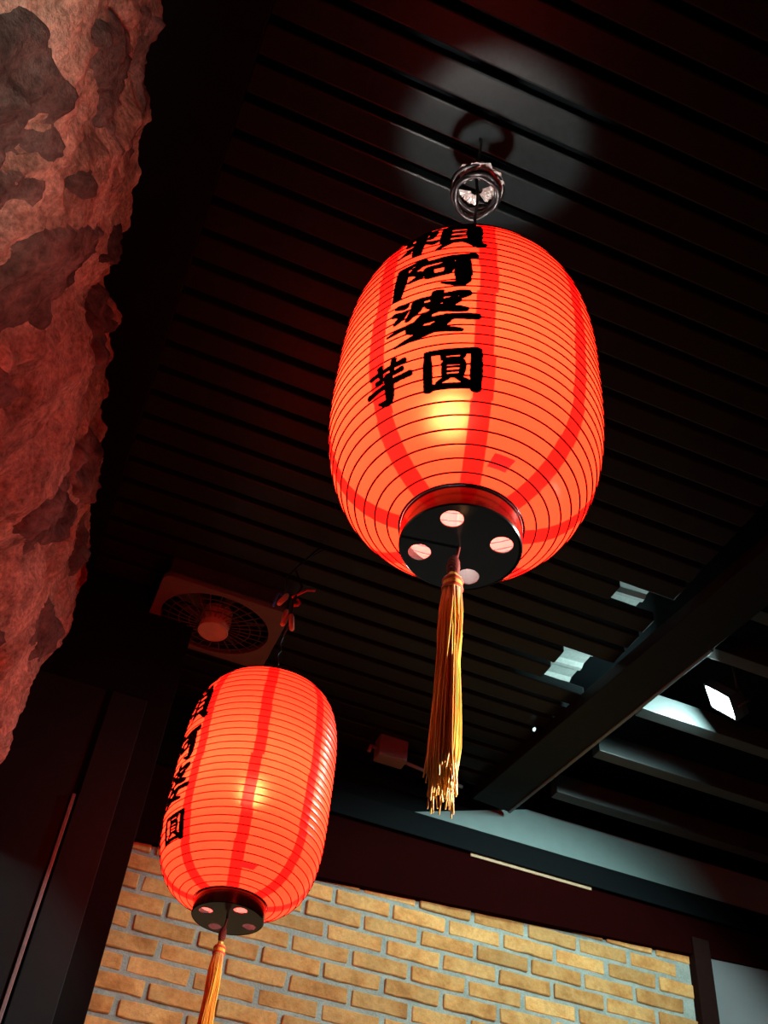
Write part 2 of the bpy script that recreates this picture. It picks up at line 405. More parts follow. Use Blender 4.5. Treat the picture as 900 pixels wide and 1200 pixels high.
# --- stone wall on the left: mortar bed with separate rough stones
WD = Vector((0.0995, 0.995, 0)); WN = Vector((0.995, -0.0995, 0)); W0 = Vector((-0.485, 0, 0))
def wpt(u, z, h): return W0 + WD*u + Vector((0, 0, z)) + WN*h
def rough(u, z):
    a = noise.fractal(Vector((u*2.6, z*2.6, 3.1)), 0.9, 2.1, 5)
    wu = u + 0.10*noise.noise(Vector((u*3, z*3, 4.4)))
    p = wu - 0.22*z                                    # cleavage runs steeply up the wall
    b = 1 - abs(noise.noise(Vector((p*6.5, z*1.7, 1.7))))
    b2 = 1 - abs(noise.noise(Vector((p*15.0, z*4.5, 5.3))))
    st_ = noise.noise(Vector((p*4.0, z*2.2, 11.0)))
    stp = 0.5 + 0.5*math.tanh(st_*9)                   # broken steps
    c = noise.fractal(Vector((u*16, z*13, 6.0)), 0.7, 2.0, 5)
    low = max(0.0, min(1.0, (1.9-z)/0.1))
    return a*0.026 + (b-0.7)*0.055 + (b2-0.7)*0.016 + (stp-0.5)*0.024 + c*0.014 - 0.34*max(0.0, min(0.75, 1.84-z)) - 0.04*low
U0, U1, Z0, Z1 = -1.6, 3.36, -1.45, 2.68
du = 0.013
nu = int((U1-U0)/du); 
zs = [Z0 + (0.3-Z0)*i/12 for i in range(12)]
k = 0.3
while k < Z1: zs.append(k); k += 0.013
zs.append(Z1)
vs = []; fs = []
for zz in zs:
    for i in range(nu+1):
        u = U0 + (U1-U0)*i/nu
        vs.append(wpt(u, zz, rough(u, zz)))
for j in range(len(zs)-1):
    for i in range(nu):
        a = j*(nu+1)+i
        fs.append((a, a+1, a+nu+2, a+nu+1))
base = len(vs)
# back face closes the wall into a solid slab
swall = tag(link('wall_left', mesh('wall_left', vs, fs, True), M['stone_mortar']), kind='structure')
box('wall_core', -1.0, -0.93, U0, U1, Z0, Z1, M['plaster'], 0, swall).rotation_euler = (0, 0, -0.0997)

# outlines of the stones that show, in wall coordinates (along, up)
STONES = [
    [(0.812, 1.677), (0.834, 1.746), (0.872, 1.811), (0.939, 1.848), (0.988, 1.871), (1.03, 1.893), (1.082, 1.897), (1.129, 1.904), (1.155, 1.883), (1.129, 1.739), (1.056, 1.57), (0.999, 1.484), (0.924, 1.477), (0.905, 1.543), (0.872, 1.577), (0.841, 1.6), (0.826, 1.65)],
    [(0.948, 1.966), (0.94, 2.03), (0.95, 2.142), (1.04, 2.292), (1.101, 2.356), (1.141, 2.36), (1.16, 2.31), (1.155, 2.251), (1.199, 2.283), (1.233, 2.269), (1.306, 2.27), (1.382, 2.292), (1.268, 2.213), (1.154, 2.137), (1.067, 2.063), (1.004, 2.012)],
    [(1.026, 1.487), (1.08, 1.616), (1.132, 1.764), (1.185, 1.869), (1.214, 1.855), (1.244, 1.84), (1.231, 1.785), (1.24, 1.736), (1.169, 1.629), (1.093, 1.533)],
    [(1.219, 1.9), (1.213, 1.972), (1.256, 2.077), (1.304, 2.06), (1.363, 2.092), (1.321, 2.003)],
    [(1.282, 1.849), (1.329, 1.945), (1.438, 2.135), (1.565, 2.34), (1.596, 2.275), (1.638, 2.164), (1.616, 2.021), (1.584, 1.857), (1.519, 1.733), (1.436, 1.618), (1.391, 1.622), (1.358, 1.706), (1.335, 1.779)],
    [(1.024, 2.378), (1.127, 2.62), (1.285, 2.62), (1.485, 2.62), (1.649, 2.62), (1.626, 2.62), (1.496, 2.54), (1.374, 2.483), (1.27, 2.499)],
    [(1.665, 2.347), (1.69, 2.497), (1.703, 2.62), (1.867, 2.62), (1.909, 2.62), (1.813, 2.504), (1.692, 2.349)],
    [(1.844, 2.413), (1.899, 2.585), (2.033, 2.62), (2.152, 2.62), (2.11, 2.62), (2.021, 2.497), (2.016, 2.364), (1.988, 2.249), (1.896, 2.244), (1.859, 2.311)],
    [(1.443, 1.595), (1.591, 1.772), (1.714, 1.836), (1.735, 1.769), (1.71, 1.654), (1.7, 1.574), (1.51, 1.531)],
    [(2.258, 2.246), (2.331, 2.406), (2.401, 2.542), (2.653, 2.62), (2.765, 2.62), (2.742, 2.537), (2.612, 2.327), (2.381, 2.247)],
    [(2.125, 1.914), (2.223, 2.064), (2.257, 2.189), (2.456, 2.267), (2.619, 2.257), (2.577, 2.145), (2.352, 1.907), (2.164, 1.827)],
    [(2.793, 2.066), (2.828, 2.184), (3.079, 2.278), (3.164, 2.231), (3.164, 2.139), (3.02, 1.999), (2.885, 1.984)],
    [(1.841, 1.572), (1.904, 1.69), (2.063, 1.76), (2.186, 1.727), (2.161, 1.621)],
    [(0.701, 1.457), (0.738, 1.565), (0.792, 1.592), (0.831, 1.56), (0.863, 1.508), (0.82, 1.468)],
]
rs = random.Random(21)
def inside(u, z, pl):
    c = False; n = len(pl)
    for i in range(n):
        (x1, y1), (x2, y2) = pl[i], pl[i-1]
        if (y1 > z) != (y2 > z) and u < (x2-x1)*(z-y1)/(y2-y1) + x1: c = not c
    return c
def edge_dist(u, z, pl):
    best = 9.0; p = Vector((u, z))
    for i in range(len(pl)):
        a = Vector(pl[i]); b = Vector(pl[i-1]); ab = b-a
        t = max(0.0, min(1.0, (p-a).dot(ab)/max(1e-9, ab.length_squared)))
        best = min(best, (p-a-ab*t).length)
    return best
def stone(pl, hgt, step=0.0125):
    sd = rs.uniform(0, 90)
    us = [p[0] for p in pl]; zz_ = [p[1] for p in pl]
    cu, cz = sum(us)/len(us), sum(zz_)/len(zz_)
    i0, i1 = int(min(us)/step)-2, int(max(us)/step)+2; j0, j1 = int(min(zz_)/step)-2, int(max(zz_)/step)+2
    vid = {}; vs = []; fs = []
    o3 = wpt(cu, cz, 0)
    for i in range(i0, i1+1):
        for j in range(j0, j1+1):
            u, z_ = i*step, j*step
            wu = u + 0.026*noise.noise(Vector((u*11, z_*11, sd))) + 0.014*noise.noise(Vector((u*33, z_*33, sd))); wz = z_ + 0.026*noise.noise(Vector((u*11, z_*11, sd+7))) + 0.014*noise.noise(Vector((u*33, z_*33, sd+5)))
            d = edge_dist(wu, wz, pl) * (1 if inside(wu, wz, pl) else -1)
            if d < -0.012: continue
            q_ = max(0.0, min(1.0, (d+0.004)/0.030)); q_ = q_*q_*(3-2*q_)
            f1 = noise.noise(Vector((u*8+sd, z_*8, sd))); f2 = noise.fractal(Vector((u*20+sd, z_*20, sd)), 0.8, 2.0, 4)
            h = rough(u, z_) - 0.016 + (hgt + 0.016)*q_ + q_*(-0.030*abs(f1) + 0.010*f2)
            vid[(i, j)] = len(vs); vs.append(wpt(u, z_, h) - o3)
    for (i, j) in list(vid):
        qd = [(i, j), (i+1, j), (i+1, j+1), (i, j+1)]
        if all(k_ in vid for k_ in qd): fs.append(tuple(vid[k_] for k_ in qd))
    return link('stone', mesh('stone', vs, fs, True), M['stone'], swall, tuple(o3))
for pl in STONES:
    stone(pl, rs.uniform(0.016, 0.034))
def blob(cu, cz, au, az):
    ph = [rs.uniform(0, 6.28) for _ in range(3)]
    return [(cu + au*math.cos(t)*(1+0.18*math.sin(2*t+ph[0])+0.1*math.sin(5*t+ph[1])), cz + az*math.sin(t)*(1+0.15*math.sin(3*t+ph[2]))) for t in [2*PI*k/14 for k in range(14)]]
for u, z_, au, az in ((0.25, 1.75, 0.2, 0.22), (0.45, 2.3, 0.26, 0.2), (-0.1, 2.25, 0.22, 0.24), (0.2, 1.25, 0.24, 0.17), (0.62, 1.15, 0.15, 0.14), (1.05, 1.2, 0.22, 0.15), (1.55, 1.22, 0.22, 0.16), (2.05, 1.3, 0.2, 0.15), (2.55, 1.62, 0.2, 0.16), (2.5, 1.15, 0.2, 0.14), (3.05, 1.62, 0.18, 0.2), (3.1, 1.15, 0.2, 0.16), (2.95, 2.5, 0.13, 0.08), (0.6, 1.98, 0.14, 0.10)):
    stone(blob(u, z_, au, az), rs.uniform(0.016, 0.03), 0.018)

# ------------------------------------------------------------------ lanterns
# brush strokes: (x, y, half-width) in a unit box
def q(*a): return [tuple(a[i:i+3]) for i in range(0, len(a), 3)]
GLYPH = {
 'lai': [q(.00,.78,.05, .25,.82,.04, .46,.87,.05), q(.08,.68,.045, .10,.46,.04), q(.07,.66,.04, .25,.70,.03, .43,.73,.05), q(.42,.72,.05, .38,.48,.04),
         q(.09,.47,.035, .40,.52,.035), q(.27,1.0,.065, .25,.5,.07, .24,.02,.055), q(.25,.45,.045, .13,.28,.045, -.02,.14,.02), q(.26,.44,.03, .46,.28,.05),
         q(.68,1.02,.05, .62,.92,.05, .51,.80,.02), q(.62,.94,.045, .88,.96,.06, .74,.80,.03), q(.58,.79,.055, .58,.5,.06, .57,.20,.05), q(.57,.78,.04, .95,.81,.06),
         q(.93,.81,.075, .93,.5,.085, .94,.20,.07), q(.60,.60,.028, .92,.62,.028), q(.60,.42,.028, .92,.44,.028), q(.57,.23,.04, .95,.25,.045), q(.66,.22,.05, .50,.02,.025), q(.82,.22,.045, 1.02,.04,.065)],
 'a': [q(.09,.93,.06, .08,.5,.07, .05,-.02,.05), q(.08,.90,.045, .22,.93,.04, .36,.97,.055, .30,.80,.05, .20,.66,.035, .30,.60,.045, .35,.48,.05, .20,.38,.03),
       q(.36,.84,.04, .66,.88,.055, 1.02,.93,.06), q(.44,.68,.05, .47,.36,.05), q(.43,.66,.04, .58,.68,.04, .73,.71,.055, .68,.40,.045), q(.45,.38,.045, .70,.42,.04), q(.87,.92,.065, .88,.5,.08, .88,.10,.07, .78,.05,.045, .62,.12,.015)],
 'po': [q(.04,.90,.035, .18,.84,.05), q(.00,.73,.035, .13,.66,.05), q(.03,.46,.02, .10,.56,.045, .20,.70,.02), q(.30,.88,.045, .60,.90,.035, .93,.93,.055, .86,.80,.025),
        q(.33,.88,.06, .31,.66,.065, .20,.44,.025), q(.58,1.03,.06, .57,.76,.06), q(.38,.73,.035, .62,.75,.035, .82,.78,.05, .64,.58,.055, .38,.46,.025), q(.46,.68,.035, .66,.57,.06, .94,.50,.04),
        q(.46,.46,.06, .36,.30,.065, .26,.18,.05, .52,.11,.055, .90,.02,.025), q(.74,.36,.06, .60,.16,.065, .36,.02,.05, .05,-.08,.015), q(-.06,.24,.02, .30,.31,.04, .70,.34,.045, 1.08,.33,.05)],
 'yu': [q(.10,.80,.05, .50,.85,.045, .92,.92,.06), q(.34,1.02,.06, .36,.70,.045), q(.68,1.06,.06, .62,.74,.04), q(.22,.60,.045, .55,.64,.04, .86,.70,.055), q(-.02,.34,.05, .50,.42,.045, 1.04,.50,.06), q(.52,.68,.075, .53,.35,.09, .50,.06,.08, .40,.00,.06, .20,.06,.02)],
 'yuan': [q(.06,.97,.06, .06,.5,.075, .05,.0,.08), q(.04,.95,.045, .5,.96,.045, .96,.98,.06), q(.93,.99,.085, .94,.5,.095, .95,-.02,.09), q(.06,.05,.055, .5,.06,.045, .94,.06,.05),
          q(.34,.86,.05, .35,.72,.045), q(.33,.85,.035, .69,.88,.045, .66,.73,.04), q(.35,.73,.035, .66,.74,.035), q(.36,.63,.045, .36,.27,.045), q(.35,.63,.035, .68,.65,.05, .67,.28,.05), q(.38,.51,.022, .64,.52,.022), q(.38,.40,.022, .64,.41,.022), q(.36,.28,.035, .67,.30,.035), q(.43,.27,.045, .22,.13,.03), q(.58,.27,.04, .80,.12,.055)],
}
#          name, centre angle, angular width, t0, t1
LAYOUT = [('lai', 231.5, 36.0, 0.672, 0.845), ('a', 230.5, 33.0, 0.488, 0.632), ('po', 231.0, 32.0, 0.300, 0.462), ('yu', 213.0, 19.5, 0.142, 0.245), ('yuan', 240.3, 22.0, 0.136, 0.240)]

def smooth_stroke(pts, step=0.03):
    out = []
    n = len(pts)
    for i in range(n-1):
        p0 = Vector(pts[max(i-1, 0)]); p1 = Vector(pts[i]); p2 = Vector(pts[i+1]); p3 = Vector(pts[min(i+2, n-1)])
        L = max(2, int((p2-p1).length/step))
        for k in range(L):
            t = k/L
            out.append(0.5*((2*p1) + (p2-p0)*t + (2*p0-5*p1+4*p2-p3)*t*t + (3*p1-p0-3*p2+p3)*t**3))
    out.append(Vector(pts[-1]))
    return out

def lantern(loc, rz, Rm, H, re, n, label, bulb_off, tassel_swing, toff, patch_at, open_top, top_z):
    root = empty('paper_lantern', loc, rz)
    tag(root, label, 'lantern', 'red paper lanterns hung from the ceiling')
    kk = 1 - (re/Rm)**n
    def rad(t):
        s = abs(2*t-1)
        return Rm*max(1e-6, 1 - kk*s**n)**(1/n)
    # hoop positions: even along the profile's arc
    fine = [(rad(i/2000), H*i/2000) for i in range(2001)]
    acc = [0.0]
    for i in range(2000):
        acc.append(acc[-1] + math.hypot(fine[i+1][0]-fine[i][0], fine[i+1][1]-fine[i][1]))
    NH = 37
    hoops = []; j = 0
    for i in range(NH+1):
        target = acc[-1]*i/NH
        while j < 2000 and acc[j+1] < target: j += 1
        hoops.append(j/2000)
    prof = []; SUB = 4
    for i in range(NH):
        for s in range(SUB):
            f = s/SUB
            t = hoops[i]*(1-f) + hoops[i+1]*f
            sag = 0.0016*math.sin(PI*f)
            prof.append((rad(t) - sag, t*H))
    prof.append((re, H))
    shade = link('shade', lathe('shade', prof, 128), M['paper'], root)
    shade['label'] = 'glowing orange-red ribbed paper shade with darker red seams'
    for i in range(NH+1):
        if 0 < i < NH:
            ring('hoop', rad(hoops[i]) + 0.0002, hoops[i]*H, 0.0016, M['hoop'], shade, 96, 5)
    # brush characters on the paper
    for nm, ca, wa, t0, t1 in LAYOUT:
        vs = []; fs = []
        def P(x, y):
            t = t0 + y*(t1-t0); a = math.radians(ca + (x-0.5)*wa); r = rad(t) + 0.0017
            return (r*math.cos(a), r*math.sin(a), t*H)
        arcw = math.radians(wa)*Rm; zh = (t1-t0)*H
        for strokes in GLYPH[nm]:
            pts = smooth_stroke(strokes); m_ = len(pts); b0 = len(vs)
            # cap points at both ends make the brush tips round
            d0 = (pts[1]-pts[0]); d1 = (pts[-1]-pts[-2])
            d0.z = d1.z = 0
            if d0.length > 1e-6: d0.normalize()
            if d1.length > 1e-6: d1.normalize()
            seq = [pts[0] - d0*pts[0].z*0.8, pts[0] - d0*pts[0].z*0.5] + pts + [pts[-1] + d1*pts[-1].z*0.5, pts[-1] + d1*pts[-1].z*0.8]
            ws = [0.3, 0.8] + [1.0]*m_ + [0.8, 0.3]
            for i, p in enumerate(seq):
                a_ = seq[max(i-1, 0)]; c_ = seq[min(i+1, len(seq)-1)]
                d = Vector((c_.x-a_.x, c_.y-a_.y))
                d = d.normalized() if d.length > 1e-6 else Vector((1, 0))
                nx, ny = -d.y, d.x
                jit = 1 + 0.16*noise.noise(Vector((p.x*14, p.y*14, len(vs)*0.13)))
                hw = p.z*ws[i]*jit*(1.22 if nm in ('lai', 'yuan') else 1.36)
                for sgn in (-1, -0.33, 0.33, 1):
                    vs.append(P(p.x + nx*hw*sgn, p.y + ny*hw*sgn*min(1.3, arcw/zh)))
            for i in range(len(seq)-1):
                for s in range(3):
                    a_ = b0 + i*4 + s
                    fs.append((a_, a_+1, a_+5, a_+4))
        link('ink_character', mesh('ink_character', vs, fs), M['ink'], shade)
    # small maker's patch near the bottom
    vs = []; fs = []
    for i in range(5):
        for j2 in range(4):
            t = patch_at[1] + 0.016*j2/3; a = math.radians(patch_at[0] + 13.0*i/4 + j2*0.8); r = rad(t) + 0.0012
            vs.append((r*math.cos(a), r*math.sin(a), t*H))
    for i in range(4):
        for j2 in range(3):
            a_ = i*4+j2; fs.append((a_, a_+4, a_+5, a_+1))
    link('paper_patch', mesh('paper_patch', vs, fs), M['patch'], shade)
    # bottom cap: a short lacquered drum with four round holes
    ch = 0.043
    cap = link('bottom_cap', lathe('bottom_cap', [(re-0.004, 0.004), (re-0.001, 0.004), (re-0.001, -ch+0.002), (re-0.003, -ch), (re-0.004, -ch+0.003)], 144, False, True), M['cap'], root)
    cu = D.curves.new('cap_plate', 'CURVE'); cu.dimensions = '2D'; cu.fill_mode = 'BOTH'; cu.extrude = 0.0012
    def circ(cx, cy, r, ns):
        s = cu.splines.new('POLY'); s.points.add(ns-1); s.use_cyclic_u = True
        for k2 in range(ns):
            a = 2*PI*k2/ns; s.points[k2].co = (cx + r*math.cos(a), cy + r*math.sin(a), 0, 1)
    circ(0, 0, re-0.0025, 72)
    HOLE = [247, 339, 67, 159]
    for a in HOLE:
        circ(0.067*math.cos(math.radians(a-13)), 0.067*math.sin(math.radians(a-13)), 0.0185, 28)
    tmp = D.objects.new('cap_plate_curve', cu); C.objects.link(tmp)
    dg = bpy.context.evaluated_depsgraph_get()
    me = D.meshes.new_from_object(tmp.evaluated_get(dg)); me.name = 'cap_plate'
    D.objects.remove(tmp); me.materials.clear()
    link('cap_plate', me, M['cap'], cap, (0, 0, -ch+0.0022))
    ring('cap_rim', re+0.0015, 0.001, 0.0019, M['cap'], cap, 96, 8)
    link('rivet', lathe('rivet', [(0.0001, 0.0), (0.003, 0.0), (0.006, -0.0025), (0.007, -0.004)], 16), M['rivet'], cap, (re*math.cos(math.radians(253)), re*math.sin(math.radians(253)), 0.006))
    # top cap: open ring, bail and cord
    tcap = link('top_cap', lathe('top_cap', [(re-0.004, H-0.002), (re-0.001, H-0.002), (re-0.001, H+0.026), (re-0.004, H+0.026)], 96, True, True), M['cap'], root)
    tube('bail', [(re*math.cos(t), 0, H + 0.02 + 0.085*math.sin(t)) for t in [PI*i/16 for i in range(17)]], 0.0016, M['wire_black'], tcap, 6)
    if not open_top:
        link('top_plate', lathe('top_plate', [(0.0005, 0.0), (re-0.003, 0.0), (re-0.003, 0.003), (0.0005, 0.003)], 72, False), M['cap'], tcap, (0, 0, H+0.020))
    L_ = top_z - (H + 0.105)
    pts = [(0.004*math.sin(i*1.3), 0.004*math.cos(i*0.9) - 0.004, H + 0.105 + L_*i/12) for i in range(13)]
    tube('hanging_cord', pts, 0.0038, M['wire_black'], root, 8)
    # lamp inside: cord, socket and bulb
    bx, by, bz = bulb_off
    tube('lamp_cord', [(0, 0, H + 0.105), (bx*0.3, by*0.3, H*0.85), (bx, by, bz + 0.10)], 0.003, M['wire_black'], root, 6)
    sock = link('socket', lathe('socket', [(0.0005, 0.105), (0.014, 0.10), (0.016, 0.06), (0.015, 0.045), (0.0005, 0.045)], 20), M['cap'], root, (bx, by, bz))
    link('bulb', lathe('bulb', [(0.012, 0.045), (0.015, 0.035), (0.026, 0.018), (0.030, 0.0), (0.027, -0.014), (0.018, -0.025), (0.0005, -0.030)], 24), M['bulb'], sock)
    # tassel: red cord and knot, bound head, orange threads
    sx, sy, ln = tassel_swing
    T0 = -ch - 0.0
    def ax(d): return Vector((toff[0]*min(1, d/0.04) + sx*d, toff[1]*min(1, d/0.04) + sy*d, T0 - d))
    cord = tube('tassel_cord', [ax(0) + Vector((0, 0, 0.02)), ax(0.02), ax(0.03), ax(0.04)], 0.0030, M['cord_red'], root, 8)
    cord['label'] = 'dark red tassel cord with a plaited knot'
    vs = []; fs = []
    for s in range(3):
        pts = []
        for i in range(40):
            t = i/39; a = t*PI*5 + s*2*PI/3
            rr = 0.0075*math.sin(PI*min(1, max(0, t)))**0.6 + 0.001
            pts.append(ax(0.026 + 0.042*t) + Vector((rr*math.cos(a), rr*math.sin(a), 0.004*math.sin(2*a))))
        tube_geo(pts, 0.0025, 6, False, vs, fs)
    link('knot', mesh('knot', vs, fs, True), M['cord_red'], cord)
    h0 = 0.064
    hd = []
    nrm = Vector((sx, sy, -1)).normalized()
    e1 = nrm.orthogonal().normalized(); e2 = nrm.cross(e1)
    bead = link('bead', lathe('bead', [(0.0005, 0.006), (0.006, 0.004), (0.008, 0.0), (0.006, -0.004), (0.0005, -0.006)], 14), M['gold'], cord, tuple(ax(h0+0.002)))
    tube('binding', [ax(h0 + 0.008), ax(h0 + 0.012), ax(h0 + 0.030), ax(h0 + 0.034)], [0.0115, 0.0150, 0.0155, 0.0150], M['thread'], cord, 18)
    vs = []; fs = []
    for d, r in ((0.016, 0.0162), (0.0185, 0.0164), (0.030, 0.0166), (0.0325, 0.0166)):
        tube_geo([ax(h0+d) + (e1*math.cos(2*PI*k2/20) + e2*math.sin(2*PI*k2/20))*(r-0.001) for k2 in range(20)], 0.0016, 6, True, vs, fs)
    link('binding_thread', mesh('binding_thread', vs, fs, True), M['tassel_red'], cord)
    rt = random.Random(5)
    vs = []; fs = []
    for i in range(190):
        rr = math.sqrt((i+0.5)/190); a = i*2.39996
        l_ = ln*(rt.uniform(0.90, 1.0) if rt.random() > 0.12 else rt.uniform(0.98, 1.06))
        r0 = 0.0135*rr; r1 = (0.0205 + rt.uniform(-0.002, 0.003))*rr
        pts = []
        wob = rt.uniform(0, 6.28)
        for s in range(9):
            t = s/8
            r = r0 + (r1-r0)*min(1, t*1.15) + 0.0035*rr*math.sin(PI*min(1, t*3))
            aa = a + 0.5*math.sin(wob)*t
            p = ax(h0 + 0.034 + l_*t) + (e1*math.cos(aa) + e2*math.sin(aa))*r
            p += Vector((0.0012*math.sin(wob + t*7), 0.0012*math.cos(wob*2 + t*6), 0))
            if s == 8: p += Vector((rt.uniform(-0.006, 0.006), rt.uniform(-0.006, 0.006), rt.uniform(0, 0.006)))
            pts.append(p)
        tube_geo(pts, 0.00115, 4, False, vs, fs)
    tag(link('tassel_threads', mesh('tassel_threads', vs, fs, True), M['thread'], root), 'long orange and yellow tassel threads', kind='stuff')
    return root
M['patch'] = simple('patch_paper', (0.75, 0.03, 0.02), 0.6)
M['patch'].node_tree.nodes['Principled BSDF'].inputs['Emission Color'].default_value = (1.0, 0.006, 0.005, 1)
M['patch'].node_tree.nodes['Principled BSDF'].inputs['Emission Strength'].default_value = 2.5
M['rivet'] = simple('rivet_red', (0.7, 0.12, 0.08), 0.4)

lantern((0.487, 1.134, 1.248), 0.0, 0.249, 0.710, 0.101, 3.1, 'large glowing red paper lantern with black characters facing front, in the centre', (-0.03, 0.0, 0.275), (0.0, 0.0, 0.362), (-0.012, -0.004), (262, 0.016), True, 2.72-1.248)
lantern((0.561, 2.779, 1.318), math.radians(-41.0), 0.234, 0.710, 0.100, 3.9, 'smaller-looking red paper lantern in front of the brick wall, characters at its left edge', (0.0, 0.0, 0.33), (0.0, 0.0, 0.352), (-0.004, -0.004), (301, 0.035), False, 2.262-1.318)

# ------------------------------------------------------------------ cable bundle above the large lantern
cb = tag(empty('cable_bundle', (0.487, 1.134, 2.38)), 'round bundle of black cable and crumpled foil above the large lantern', 'cable')
rc = random.Random(3)
for k in range(9):
    pts = []
    R_ = rc.uniform(0.048, 0.061); ph = rc.uniform(0, 6)
    for i in range(32):
        a = 2*PI*i/32
        rr = R_*(1 + 0.05*math.sin(3*a+ph))
        pts.append((rr*math.cos(a), rr*math.sin(a), 0.008 + k*0.0075 + 0.007*math.sin(a+ph) + 0.003*math.cos(a*5+ph)))
    tube('cable_loop', pts, 0.0050, M['wire_black'], cb, 7, True)
def foil(name, c, rx, ry, hh, a0, a1, b0, b1, seed):
    # a crumpled strip following the loops: runs round the bundle (a) and up its side (b)
    vs = []; fs = []; n1, n2 = 16, 6
    for i in range(n1+1):
        for j in range(n2+1):
            a = math.radians(a0 + (a1-a0)*i/n1); b = j/n2
            k = (b0 + (b1-b0)*b)*(1 + 0.10*noise.noise(Vector((i*0.8, j*0.9, seed))) + 0.035*((i*7+j*5) % 3 - 1))
            vs.append((c[0] + rx*k*math.cos(a), c[1] + ry*k*math.sin(a), c[2] + hh*(b-0.5) + 0.008*noise.noise(Vector((i*0.9, j*1.1, seed+4)))))
    for i in range(n1):
        for j in range(n2):
            q_ = i*(n2+1)+j; fs.append((q_, q_+1, q_+n2+2, q_+n2+1))
    me = mesh(name, vs, fs)
    o = link(name, me, M['foil'], cb)
    md = o.modifiers.new('thickness', 'SOLIDIFY'); md.thickness = 0.0012
    return o
foil('foil_rim', (0, 0, 0.04), 0.068, 0.068, 0.030, 200, 345, 0.6, 1.0, 1.0)
foil('foil_piece', (0, 0, 0.055), 0.044, 0.044, 0.014, 60, 150, 0.3, 1.0, 5.0)
foil('foil_piece', (0.002, 0, 0.06), 0.046, 0.044, 0.014, -35, 40, 0.3, 1.0, 8.0)
# ------------------------------------------------------------------ wires and connectors above the small lantern
wb = tag(empty('wire_splice', (0.561, 2.779, 2.36)), 'spliced red and blue wires with pale connectors above the lantern by the brick wall', 'wires')
for (x, y_, z_, tx, tz, l_) in ((-0.030, -0.03, 0.030, 0.42, 0.9, 0.065), (-0.012, -0.03, -0.045, 0.10, 0.99, 0.075), (0.014, -0.03, -0.055, -0.15, 0.98, 0.070)):
    d = Vector((tx, 0.1, tz)).normalized()
    c = Vector((x, y_, z_))
    tube('connector', [c - d*l_*0.5, c - d*l_*0.42, c + d*l_*0.30, c + d*l_*0.5], [0.006, 0.009, 0.0105, 0.007], M['connector'], wb, 10)
tube('red_wire', [(0.0, -0.02, 0.06), (0.02, -0.03, 0.075), (0.045, -0.035, 0.10), (0.075, -0.03, 0.115)], 0.0042, M['wire_red'], wb, 8)
tube('red_wire', [(0.008, -0.035, 0.015), (0.022, -0.04, 0.018), (0.03, -0.035, 0.035), (0.018, -0.03, 0.05)], 0.005, M['wire_red'], wb, 8)
tube('blue_wire', [(-0.03, -0.02, 0.06), (-0.05, -0.035, 0.045), (-0.058, -0.04, 0.01), (-0.06, -0.04, -0.02)], 0.0042, M['wire_blue'], wb, 8)
tube('black_wire', [(0.0, 0.0, -0.095), (0.012, -0.03, -0.05), (0.004, -0.03, 0.04), (0.03, -0.02, 0.12), (0.0, 0.01, 0.22), (0.06, -0.05, 0.30), (0.02, 0.0, 0.345)], 0.004, M['wire_black'], wb, 8)
tube('black_wire', [(-0.02, -0.01, 0.05), (-0.03, -0.02, 0.14), (0.02, 0.0, 0.26), (0.09, -0.06, 0.31), (0.05, -0.02, 0.345)], 0.003, M['wire_black'], wb, 8)

# ------------------------------------------------------------------ ventilation fan on the ceiling
fx, fy, fz = 0.385, 3.25, 2.60
fan = tag(empty('ventilation_fan', (fx, fy, 2.755)), 'square brown ventilation fan with round wire guard on the dark ceiling', 'fan')
hw, hd_ = 0.245, 0.19
cu = D.curves.new('fan_frame', 'CURVE'); cu.dimensions = '2D'; cu.fill_mode = 'BOTH'; cu.extrude = 0.010; cu.bevel_depth = 0.003
s = cu.splines.new('POLY'); pts = []
for cx, cy, a0 in ((hw-0.03, hd_-0.03, 0), (-hw+0.03, hd_-0.03, 90), (-hw+0.03, -hd_+0.03, 180), (hw-0.03, -hd_+0.03, 270)):
    for k in range(6):
        a = math.radians(a0 + 90*k/5); pts.append((cx + 0.03*math.cos(a), cy + 0.03*math.sin(a)))
s.points.add(len(pts)-1); s.use_cyclic_u = True
for i, p in enumerate(pts): s.points[i].co = (p[0], p[1], 0, 1)
s = cu.splines.new('POLY'); s.points.add(47); s.use_cyclic_u = True
for i in range(48):
    a = 2*PI*i/48; s.points[i].co = (0.215*math.cos(a), 0.172*math.sin(a), 0, 1)
tmp = D.objects.new('fan_frame_curve', cu); C.objects.link(tmp)
me = D.meshes.new_from_object(tmp.evaluated_get(bpy.context.evaluated_depsgraph_get())); me.name = 'frame'
D.objects.remove(tmp); me.materials.clear()
link('frame', me, M['fan_frame'], fan, (0, 0, -0.145))
bm = bmesh.new()
for (x0, x1, y0, y1) in ((-hw+0.01, hw-0.01, hd_-0.015, hd_-0.01), (-hw+0.01, hw-0.01, -hd_+0.01, -hd_+0.015), (-hw+0.01, -hw+0.015, -hd_+0.01, hd_-0.01), (hw-0.015, hw-0.01, -hd_+0.01, hd_-0.01)):
    bm_box(bm, x0, x1, y0, y1, -0.145, 0.0)
link('housing', bm_mesh('housing', bm), M['fan_dark'], fan)
hub = link('motor_hub', lathe('motor_hub', [(0.0005, -0.195), (0.050, -0.195), (0.056, -0.190), (0.060, -0.150), (0.060, -0.10), (0.0005, -0.10)], 32), M['fan_hub'], fan)
for f in hub.data.polygons: f.use_smooth = False
ring('hub_edge', 0.055, -0.192, 0.004, M['fan_hub'], hub, 32, 6)
for r in (0.10, 0.14, 0.18):
    vs, fs = tube_geo([(r*math.cos(2*PI*k/48), 0.8*r*math.sin(2*PI*k/48), -0.158 - 0.02*(0.2-r)) for k in range(48)], 0.0022, 6, True)
    link('guard_ring', mesh('guard_ring', vs, fs, True), M['fan_dark'], fan)
